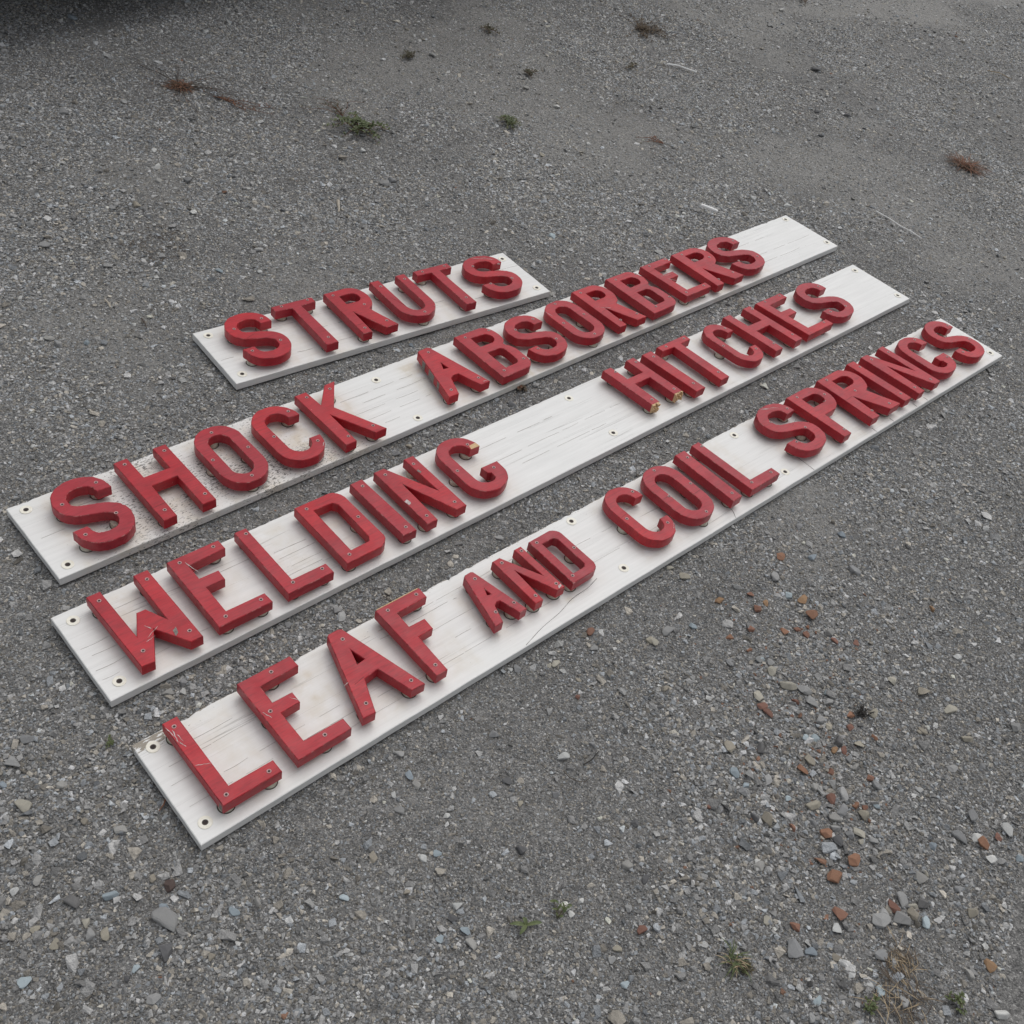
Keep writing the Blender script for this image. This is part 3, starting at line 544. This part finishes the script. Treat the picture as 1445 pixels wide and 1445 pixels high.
# glue joints seen as fine dark lines
def joint(parent, x0, y0, x1, y1):
    d = np.array([x1-x0, y1-y0]); n = np.array([-d[1], d[0]])/np.hypot(*d)*.00035
    patch([(x0-n[0], y0-n[1]), (x1-n[0], y1-n[1]), (x1+n[0], y1+n[1]), (x0+n[0], y0+n[1])], ZT+.0001, M['hole'], 'glue_joint', parent, .00008)
joint(L_(3, 2), .031, .072, .056, .077); joint(L_(3, 8), .084, .070, .113, .072); joint(L_(3, 8), .004, .097, .029, .100); joint(L_(3, 7), .002, .108, .027, .112)
joint(L_(3, 13), .004, .094, .036, .097); joint(L_(1, 9), .01, .083, .034, .085); joint(L_(2, 5), .086, .075, .112, .077); joint(L_(2, 5), .030, .112, .033, .130); joint(L_(3, 11), .075, .098, .11, .112); joint(L_(0, 2), .002, .04, .027, .041); joint(L_(0, 0), .03, .1, .06, .112)
joint(L_(1, 11), .002, .155, .03, .157); joint(L_(1, 1), .002, .045, .03, .046); joint(L_(2, 12), .03, .028, .033, .002)
# cracks in the planks: long split on the nearest board, cross joints further along it
def crack(b, pts, w_=.0011, mat='ring'):
    P = cr(pts, 4); A = []; B = []
    for i, p in enumerate(P):
        t = P[min(i+1, len(P)-1)]-P[max(i-1, 0)]; t /= np.linalg.norm(t); n = np.array([-t[1], t[0]])*w_/2*random.uniform(.4, 1.2); A.append(tuple(p+n)); B.append(tuple(p-n))
    n = len(A); V = [(x, y, BZ+.0002) for x, y in A]+[(x, y, BZ+.0002) for x, y in B]+[(x, y, BZ+.0006) for x, y in A]+[(x, y, BZ+.0006) for x, y in B]
    F = []
    for i in range(n-1): F += [(2*n+i, 3*n+i, 3*n+i+1, 2*n+i+1), (i, 2*n+i, 2*n+i+1, i+1), (n+i+1, 3*n+i+1, 3*n+i, n+i)]
    link('crack', mesh('crack', V, F, [M[mat]]), SG[b][0])
crack(3, [(.74, .003), (.80, .018), (.86, .027), (.91, .040), (.96, .043), (1.0, .052)], .0009)
crack(3, [(1.44, .002), (1.452, .02), (1.455, .03)], .0008); crack(3, [(1.775, .002), (1.776, .05), (1.775, .09)], .0008)
for q in (2.08, 2.17, 2.30, 2.36): crack(3, [(q, .002), (q+.001, .018)], .0012)
for b, v_, a0, a1 in ((3, .186, .08, .17), (3, .160, .03, .20), (3, .125, .015, .06), (3, .098, .1, .35), (3, .072, .02, .5), (3, .045, .25, .5), (3, .182, .5, .7), (3, .14, .6, .72), (3, .1, .63, .82), (3, .20, .4, 1.0), (3, .15, 1.0, 1.15), (3, .09, 1.0, 1.3), (3, .06, .5, .9),
    (2, .05, .01, .4), (2, .075, .01, .07), (2, .11, .02, .07), (2, .135, .01, .065), (2, .165, .25, .4), (2, .15, .44, .52), (2, .13, .44, .53), (2, .10, .45, .53), (2, .08, .4, .53), (2, .19, .1, .16), (2, .12, 1.02, 1.5), (2, .08, 1.1, 1.4), (2, .175, 1.0, 1.3),
    (1, .17, .8, 1.05), (1, .14, .85, 1.05), (1, .11, .8, 1.0), (1, .08, .82, 1.02), (1, .05, .4, .9), (1, .12, .02, .07), (1, .17, 2.45, 2.6), (1, .1, 2.4, 2.78), (1, .06, 2.42, 2.7), (0, .05, .2, .38), (0, .10, .01, .05), (0, .12, .3, .38), (0, .155, .95, 1.03), (0, .09, .64, .72), (0, .06, .74, .85)):
    a = a0
    while a < a1:
        e = min(a1, a+random.uniform(.03, .13)); crack(b, [(a, v_+random.gauss(0, .0004)), ((a+e)/2, v_+random.gauss(0, .0008)), (e, v_+random.gauss(0, .0006))], random.uniform(.0003, .0007), 'gcrack'); a = e+random.uniform(.003, .04)

# ---------------- plants and litter ----------------
def zg(x, y): return float(relief(np.array(x), np.array(y)))
def tube(bmv, F, pts, r0, r1, n=5):
    base = len(bmv); m = len(pts)
    for i, p in enumerate(pts):
        p = np.array(p); t = np.array(pts[min(i+1, m-1)])-np.array(pts[max(i-1, 0)]); t = t/(np.linalg.norm(t)+1e-9)
        a = np.cross(t, [0, 0, 1.]); a = a/np.linalg.norm(a) if np.linalg.norm(a) > .05 else np.array([1., 0, 0]); b_ = np.cross(a, t); r = r0+(r1-r0)*i/(m-1)
        for k in range(n): an = 2*PI*k/n; bmv.append(tuple(p+(a*math.cos(an)+b_*math.sin(an))*r))
    for i in range(m-1):
        for k in range(n): F.append((base+i*n+k, base+i*n+(k+1) % n, base+(i+1)*n+(k+1) % n, base+(i+1)*n+k))
    F.append(tuple(base+k for k in range(n))); F.append(tuple(base+(m-1)*n+k for k in range(n)))
def blade(V, F, p0, az, L, lift, w_, curl=.5, n=5, Q=None, mi=0):
    """a narrow leaf with a creased midrib"""
    d = np.array([math.cos(az), math.sin(az)]); nn = np.array([-d[1], d[0]]); b0 = len(V)
    for i in range(n+1):
        t = i/n; c = np.array([p0[0], p0[1]])+d*L*t*(1-.1*t); z = p0[2]+lift*math.sin(PI*min(t*curl+.02, .98)) ; ww = w_*math.sin(PI*(.12+.86*t))**.7*.5
        V += [(*(c+nn*ww), z+ww*.35), (*c, z), (*(c-nn*ww), z+ww*.35)]
    for i in range(n):
        k = b0+3*i; F += [(k, k+1, k+4, k+3), (k+1, k+2, k+5, k+4)]
        if Q is not None: Q += [mi, mi]
def weed(name, label, cat, x, y, nst, R, leaf_mat, stem_mat, leafL=.01, leafW=.005, az=None, spread=PI, lift=.012, per=10, core=0, group=None):
    z = zg(x, y); root = empty(name, (x, y, z)); tag(root, label, cat, group)
    SV, SF, LV, LF = [], [], [], []
    for s in range(nst):
        a = random.uniform(0, 2*PI) if az is None else az+random.gauss(0, spread); r = R*random.uniform(.35, 1); pts = []; a2 = a
        for i in range(6):
            t = i/5; pts.append((r*t*math.cos(a2), r*t*math.sin(a2), .003+lift*math.sin(PI*min(.9, .15+.8*t))*random.uniform(.6, 1.1)+zg(x+r*t*math.cos(a2), y+r*t*math.sin(a2))-z)); a2 += random.gauss(0, .09)
        tube(SV, SF, pts, .0011, .0005, 4)
        for q in range(per):
            t = random.random()**.8; k = min(4, int(t*5)); p = np.array(pts[k])*(1-(t*5-k))+np.array(pts[k+1])*(t*5-k)
            blade(LV, LF, p, random.uniform(0, 2*PI), leafL*random.uniform(.6, 1.3), random.uniform(.2, .9)*leafL*.8, leafW*random.uniform(.7, 1.2), .6, 3)
    link('stem', mesh('stem', SV, SF, [stem_mat]), root); 
    if LV: link('foliage', mesh('foliage', LV, LF, [leaf_mat]), root)
    return root
def grass(name, label, cat, x, y, n, L, mats, lift=.02, w_=.0018, az=None, spread=3, r0=.01):
    V, F, Q = [], [], []; z = zg(x, y)
    for i in range(n):
        a = random.uniform(0, 2*PI) if az is None else az+random.gauss(0, spread)+(PI if random.random() < .5 else 0); rr = r0*math.sqrt(random.random()); b_ = random.uniform(0, 2*PI)
        blade(V, F, (rr*math.cos(b_), rr*math.sin(b_), .002), a, L*random.uniform(.4, 1), lift*random.uniform(.3, 1), w_*random.uniform(.7, 1.3), random.uniform(.6, .97), 5, Q, random.randrange(len(mats)))
    o = link(name, mesh(name, V, F, mats, mi=Q), None, (x, y, z)); tag(o, label, cat); return o
weed('weed', 'largest green leafy weed, beyond the board reading STRUTS', 'weed', -.849, 3.531, 26, .125, M['leaf'], M['rust'], .013, .008, per=16, lift=.03)
weed('weed', 'thin reddish trailing weed behind the largest green weed', 'weed', -.93, 3.62, 9, .17, M['leaf2'], M['rust'], .010, .006, az=2.2, spread=.5, per=6)
weed('weed', 'small round light green weed in open gravel', 'weed', -.362, 3.888, 20, .058, M['leaf'], M['straw'], .013, .005, per=10, lift=.02)
weed('weed', 'small dark reddish weed, right of two like it at the top', 'weed', -.377, 4.439, 12, .065, M['leaf2'], M['rust'], .012, .006, az=0, spread=.9, per=9)
weed('weed', 'small dark weed, lower left of those near the top', 'weed', -.829, 4.302, 12, .07, M['leaf2'], M['brown'], .012, .006, az=2.8, spread=1.2, per=8)
weed('weed', 'small dark green weed closest to the top edge', 'weed', -.598, 4.820, 12, .06, M['leaf2'], M['rust'], .013, .006, per=8)
weed('weed', 'faint brownish grey weed near the top right of centre', 'weed', .058, 4.773, 10, .055, M['leaf2'], M['straw'], .01, .005, per=7)
weed('weed', 'long dark matted dead weed at the top right of centre', 'weed', .051, 5.319, 36, .2, M['brown'], M['brown'], .014, .006, az=0, spread=1.3, per=9, lift=.008)
weed('weed', 'thin reddish weed above the board reading SHOCK ABSORBERS', 'weed', .243, 4.038, 6, .11, M['rust'], M['rust'], .008, .004, az=2.6, spread=.35, per=5, lift=.006)
weed('weed', 'tiny brown weed cut by the top edge', 'weed', .908, 6.388, 8, .07, M['brown'], M['rust'], .012, .006, per=8)
grass('dead_weed', 'dead red-brown weed with long thin stems like spider legs', 'weed', -1.508, 3.551, 170, .055, [M['rust'], M['brown'], M['rust']], .012, .0028, r0=.035)
t = weed('weed', 'long thin dead stems radiating from a red-brown weed', 'weed', -1.508, 3.551, 26, .30, M['rust'], M['twig'], .007, .003, per=2, lift=.008)
weed('weed', 'reddish dead runner lying right of the spidery dead weed', 'weed', -1.38, 3.53, 7, .24, M['rust'], M['rust'], .01, .004, az=-.12, spread=.1, per=9, lift=.005)
grass('dead_weed', 'reddish brown dead grass tuft far right', 'weed', 1.551, 4.562, 170, .13, [M['rust'], M['rust'], M['brown']], .025, .0026, az=-.75, spread=.8, r0=.035)
grass('grass_tuft', 'small green grass tuft near the bottom right', 'grass', .541, .838, 55, .042, [M['leaf'], M['leaf'], M['straw']], .018, .0016, r0=.012)
weed('weed', 'small yellowish weed touching the green grass tuft', 'weed', .563, .832, 8, .016, M['leaf2'], M['straw'], .007, .004, per=8, lift=.006)
def leafy():
    V, F = [], []; x, y = .183, .815
    for a, L in ((.35, .030), (3.35, .032), (4.3, .024), (2.2, .015)): blade(V, F, (0, 0, .004), a, L, .005, .0075, .8, 6)
    o = link('leafy_weed', mesh('leafy_weed', V, F, [M['leaf']]), None, (x, y, zg(x, y))); tag(o, 'small weed of four flat green leaves at the bottom centre', 'weed')
leafy()
weed('weed', 'tiny upright green sprig at the bottom centre', 'weed', .232, .838, 4, .042, M['leaf'], M['leaf2'], .012, .004, az=1.0, spread=.4, per=3, lift=.008)
grass('dry_grass', 'mat of dry straw-coloured grass at the lower right', 'grass', .839, .905, 90, .045, [M['straw'], M['brown'], M['brown']], .007, .0012, az=1.9, spread=.7, r0=.034)
grass('dry_grass', 'dark mat of dry rootlets at the bottom right edge', 'grass', .825, .835, 120, .062, [M['straw'], M['brown'], M['twig']], .008, .0011, az=2.2, spread=.8, r0=.05)
weed('weed', 'small bright green sprout left of the dry rootlets', 'weed', .775, .815, 7, .02, M['leaf'], M['leaf2'], .008, .004, per=6)
weed('weed', 'green and brown sprout in the bottom right corner', 'weed', .93, .86, 9, .026, M['leaf'], M['brown'], .008, .004, per=6)
weed('moss_patch', 'faint green moss patch left of the nearest board', 'moss', -.60, .965, 6, .02, M['leaf'], M['leaf2'], .004, .003, per=8, lift=.003)
grass('plant_litter', 'scattering of brown plant litter left of the STRUTS board', 'litter', -1.179, 2.538, 110, .03, [M['brown'], M['twig']], .006, .002, r0=.10)
grass('black_debris', 'curled black shred among the coarse stones', 'debris', .815, 1.434, 60, .02, [M['dark']], .012, .0022, r0=.012)
grass('brown_leaf', 'crumpled brown leaf between the two middle boards', 'leaf', -.052, 2.262, 26, .022, [M['brown'], M['rust']], .012, .006, r0=.006)
def stick(name, label, cat, x, y, pts, r0, r1, mat, n=6, flat=1):
    V, F = [], []; tube(V, F, [(a, b_, c) for a, b_, c in pts], r0, r1, n); V = [(a, b_, r1*.2+(c-.0)*flat) for a, b_, c in V]
    o = link(name, mesh(name, V, F, [mat]), None, (x, y, zg(x, y)+.003)); tag(o, label, cat); return o
stick('wood_splinter', 'flat grey wood splinter beyond the STRUTS board', 'stick', -.764, 2.991, [(-.012,.034,.004),(-.004,.01,.005),(.004,-.012,.004),(.010,-.036,.003)], .006, .0025, M['stick'], 5, .6)
stick('wood_splinter', 'pale pointed wood splinter left of the STRUTS board', 'stick', -1.168, 2.213, [(-.016,.014,.003),(0,.001,.005),(.013,-.016,.004)], .0035, .0022, M['stick'], 6)
stick('twig', 'dark twig near the left end of the STRUTS board', 'stick', -1.050, 2.166, [(-.016,.018,.003),(-.003,.004,.005),(.006,-.006,.004),(.014,-.019,.003)], .0022, .0012, M['twig'])
stick('white_stick', 'short white stick above the end of the SHOCK ABSORBERS board', 'stick', .434, 3.538, [(-.030,.009,.019),(0,.0,.020),(.029,-.010,.019)], .0065, .0058, M['chalk'], 8)
stick('straw_stalk', 'bent pale straw right of the boards', 'straw', 1.160, 3.80, [(-.075,.08,.004),(-.03,.035,.008),(.01,.0,.005),(.05,-.035,.008),(.085,-.062,.004)], .002, .0015, M['chalk'])
stick('straw_stalk', 'straight pale straw at the top, right of centre', 'straw', .285, 4.921, [(-.07,.0,.006),(-.02,.002,.01),(.02,-.006,.008),(.07,-.012,.005)], .0036, .003, M['chalk'])
stick('straw_stalk', 'short pale straw by the top right stones', 'straw', 1.95, 5.9, [(-.06,.02,.005),(0,.01,.01),(.06,-.03,.005)], .002, .0015, M['straw'])
stick('rootlet', 'thin curved dark rootlet below the nearest board', 'root', .232, 1.114, [(-.025,.010,.003),(-.012,-.002,.004),(.004,-.006,.004),(.018,-.003,.004),(.026,.008,.003)], .0009, .0007, M['twig'])
stick('rootlet', 'forked dark rootlet under a pale stone', 'root', .262, 1.165, [(-.018,-.016,.004),(-.004,-.002,.005),(.002,.012,.004),(.008,.022,.003)], .0016, .0008, M['dark'])
stick('twig', 'short red twig beside the left end of the nearest board', 'stick', -.463, .872, [(-.001,.012,.003),(0,0,.004),(-.003,-.013,.003)], .0016, .001, M['rust'])

# ---------------- the parked van whose shade reaches the top left corner ----------------
def van():
    ax, ay, th = -2.20, 3.33, math.atan2(1.0, .58)
    root = empty('parked_van', (ax, ay, 0), th); tag(root, 'dark parked van beyond the far left corner, shading the gravel', 'van')
    # local x: along the van away from the camera, local y: to the left (into the van); width 1.85, length 4.6
    W, Lg = 1.85, 4.6
    prof = [(0, .42), (0, 1.05), (.08, 1.85), (.3, 2.0), (3.1, 2.0), (3.75, 1.25), (4.5, 1.0), (4.6, .75), (4.55, .38), (4.25, .30), (4.12, .58), (3.82, .74), (3.5, .58), (3.38, .22), (2.06, .22), (1.92, .58), (1.62, .74), (1.30, .58), (1.18, .24), (.05, .28)]
    bm = bmesh.new(); A = [bm.verts.new((a, 0, c)) for a, c in prof]; B = [bm.verts.new((a, W, c)) for a, c in prof]; n = len(prof)
    bm.faces.new(A); bm.faces.new(B[::-1])
    for i in range(n): bm.faces.new((A[i], B[i], B[(i+1) % n], A[(i+1) % n]))
    bmesh.ops.recalc_face_normals(bm, faces=bm.faces); bmesh.ops.bevel(bm, geom=[e for e in bm.edges], offset=.03, segments=2, affect='EDGES', clamp_overlap=True)
    me = bpy.data.meshes.new('body'); bm.to_mesh(me); bm.free(); me.materials.append(M['carpaint']); link('body', me, root)
    for wx in (1.62, 3.82):
        for wy in (.10, W-.32):
            wh = link('wheel', lathe('wheel', [(.25, 0), (.31, .02), (.325, .05), (.325, .17), (.31, .2), (.25, .22), (.2, .2)], [M['black'], M['steel']], [0]*6+[1], 28), root, (wx, wy+.22, .325), (PI/2, 0, 0))
            link('rim', lathe('rim', [(.2, 0), (.19, .02), (.08, .0), (.06, .03)], [M['steel']], [0]*4, 20), wh, (0, 0, .2))
    def box(name, a, b_, mat):
        (x0, y0, z0), (x1, y1, z1) = a, b_; V = [(x, y, z) for x in (x0, x1) for y in (y0, y1) for z in (z0, z1)]
        link(name, mesh(name, V, [(0,1,3,2),(4,6,7,5),(0,4,5,1),(2,3,7,6),(0,2,6,4),(1,5,7,3)], [mat]), root)
    box('window', (2.2, -.004, 1.3), (3.05, .03, 1.82), M['glass']); box('bumper', (-.09, .08, .34), (.02, W-.08, .56), M['black']); box('rear_window', (-.02, .3, 1.25), (.05, W-.3, 1.6), M['glass'])
    box('underbody', (.3, .2, .19), (4.2, W-.2, .3), M['black'])
van()
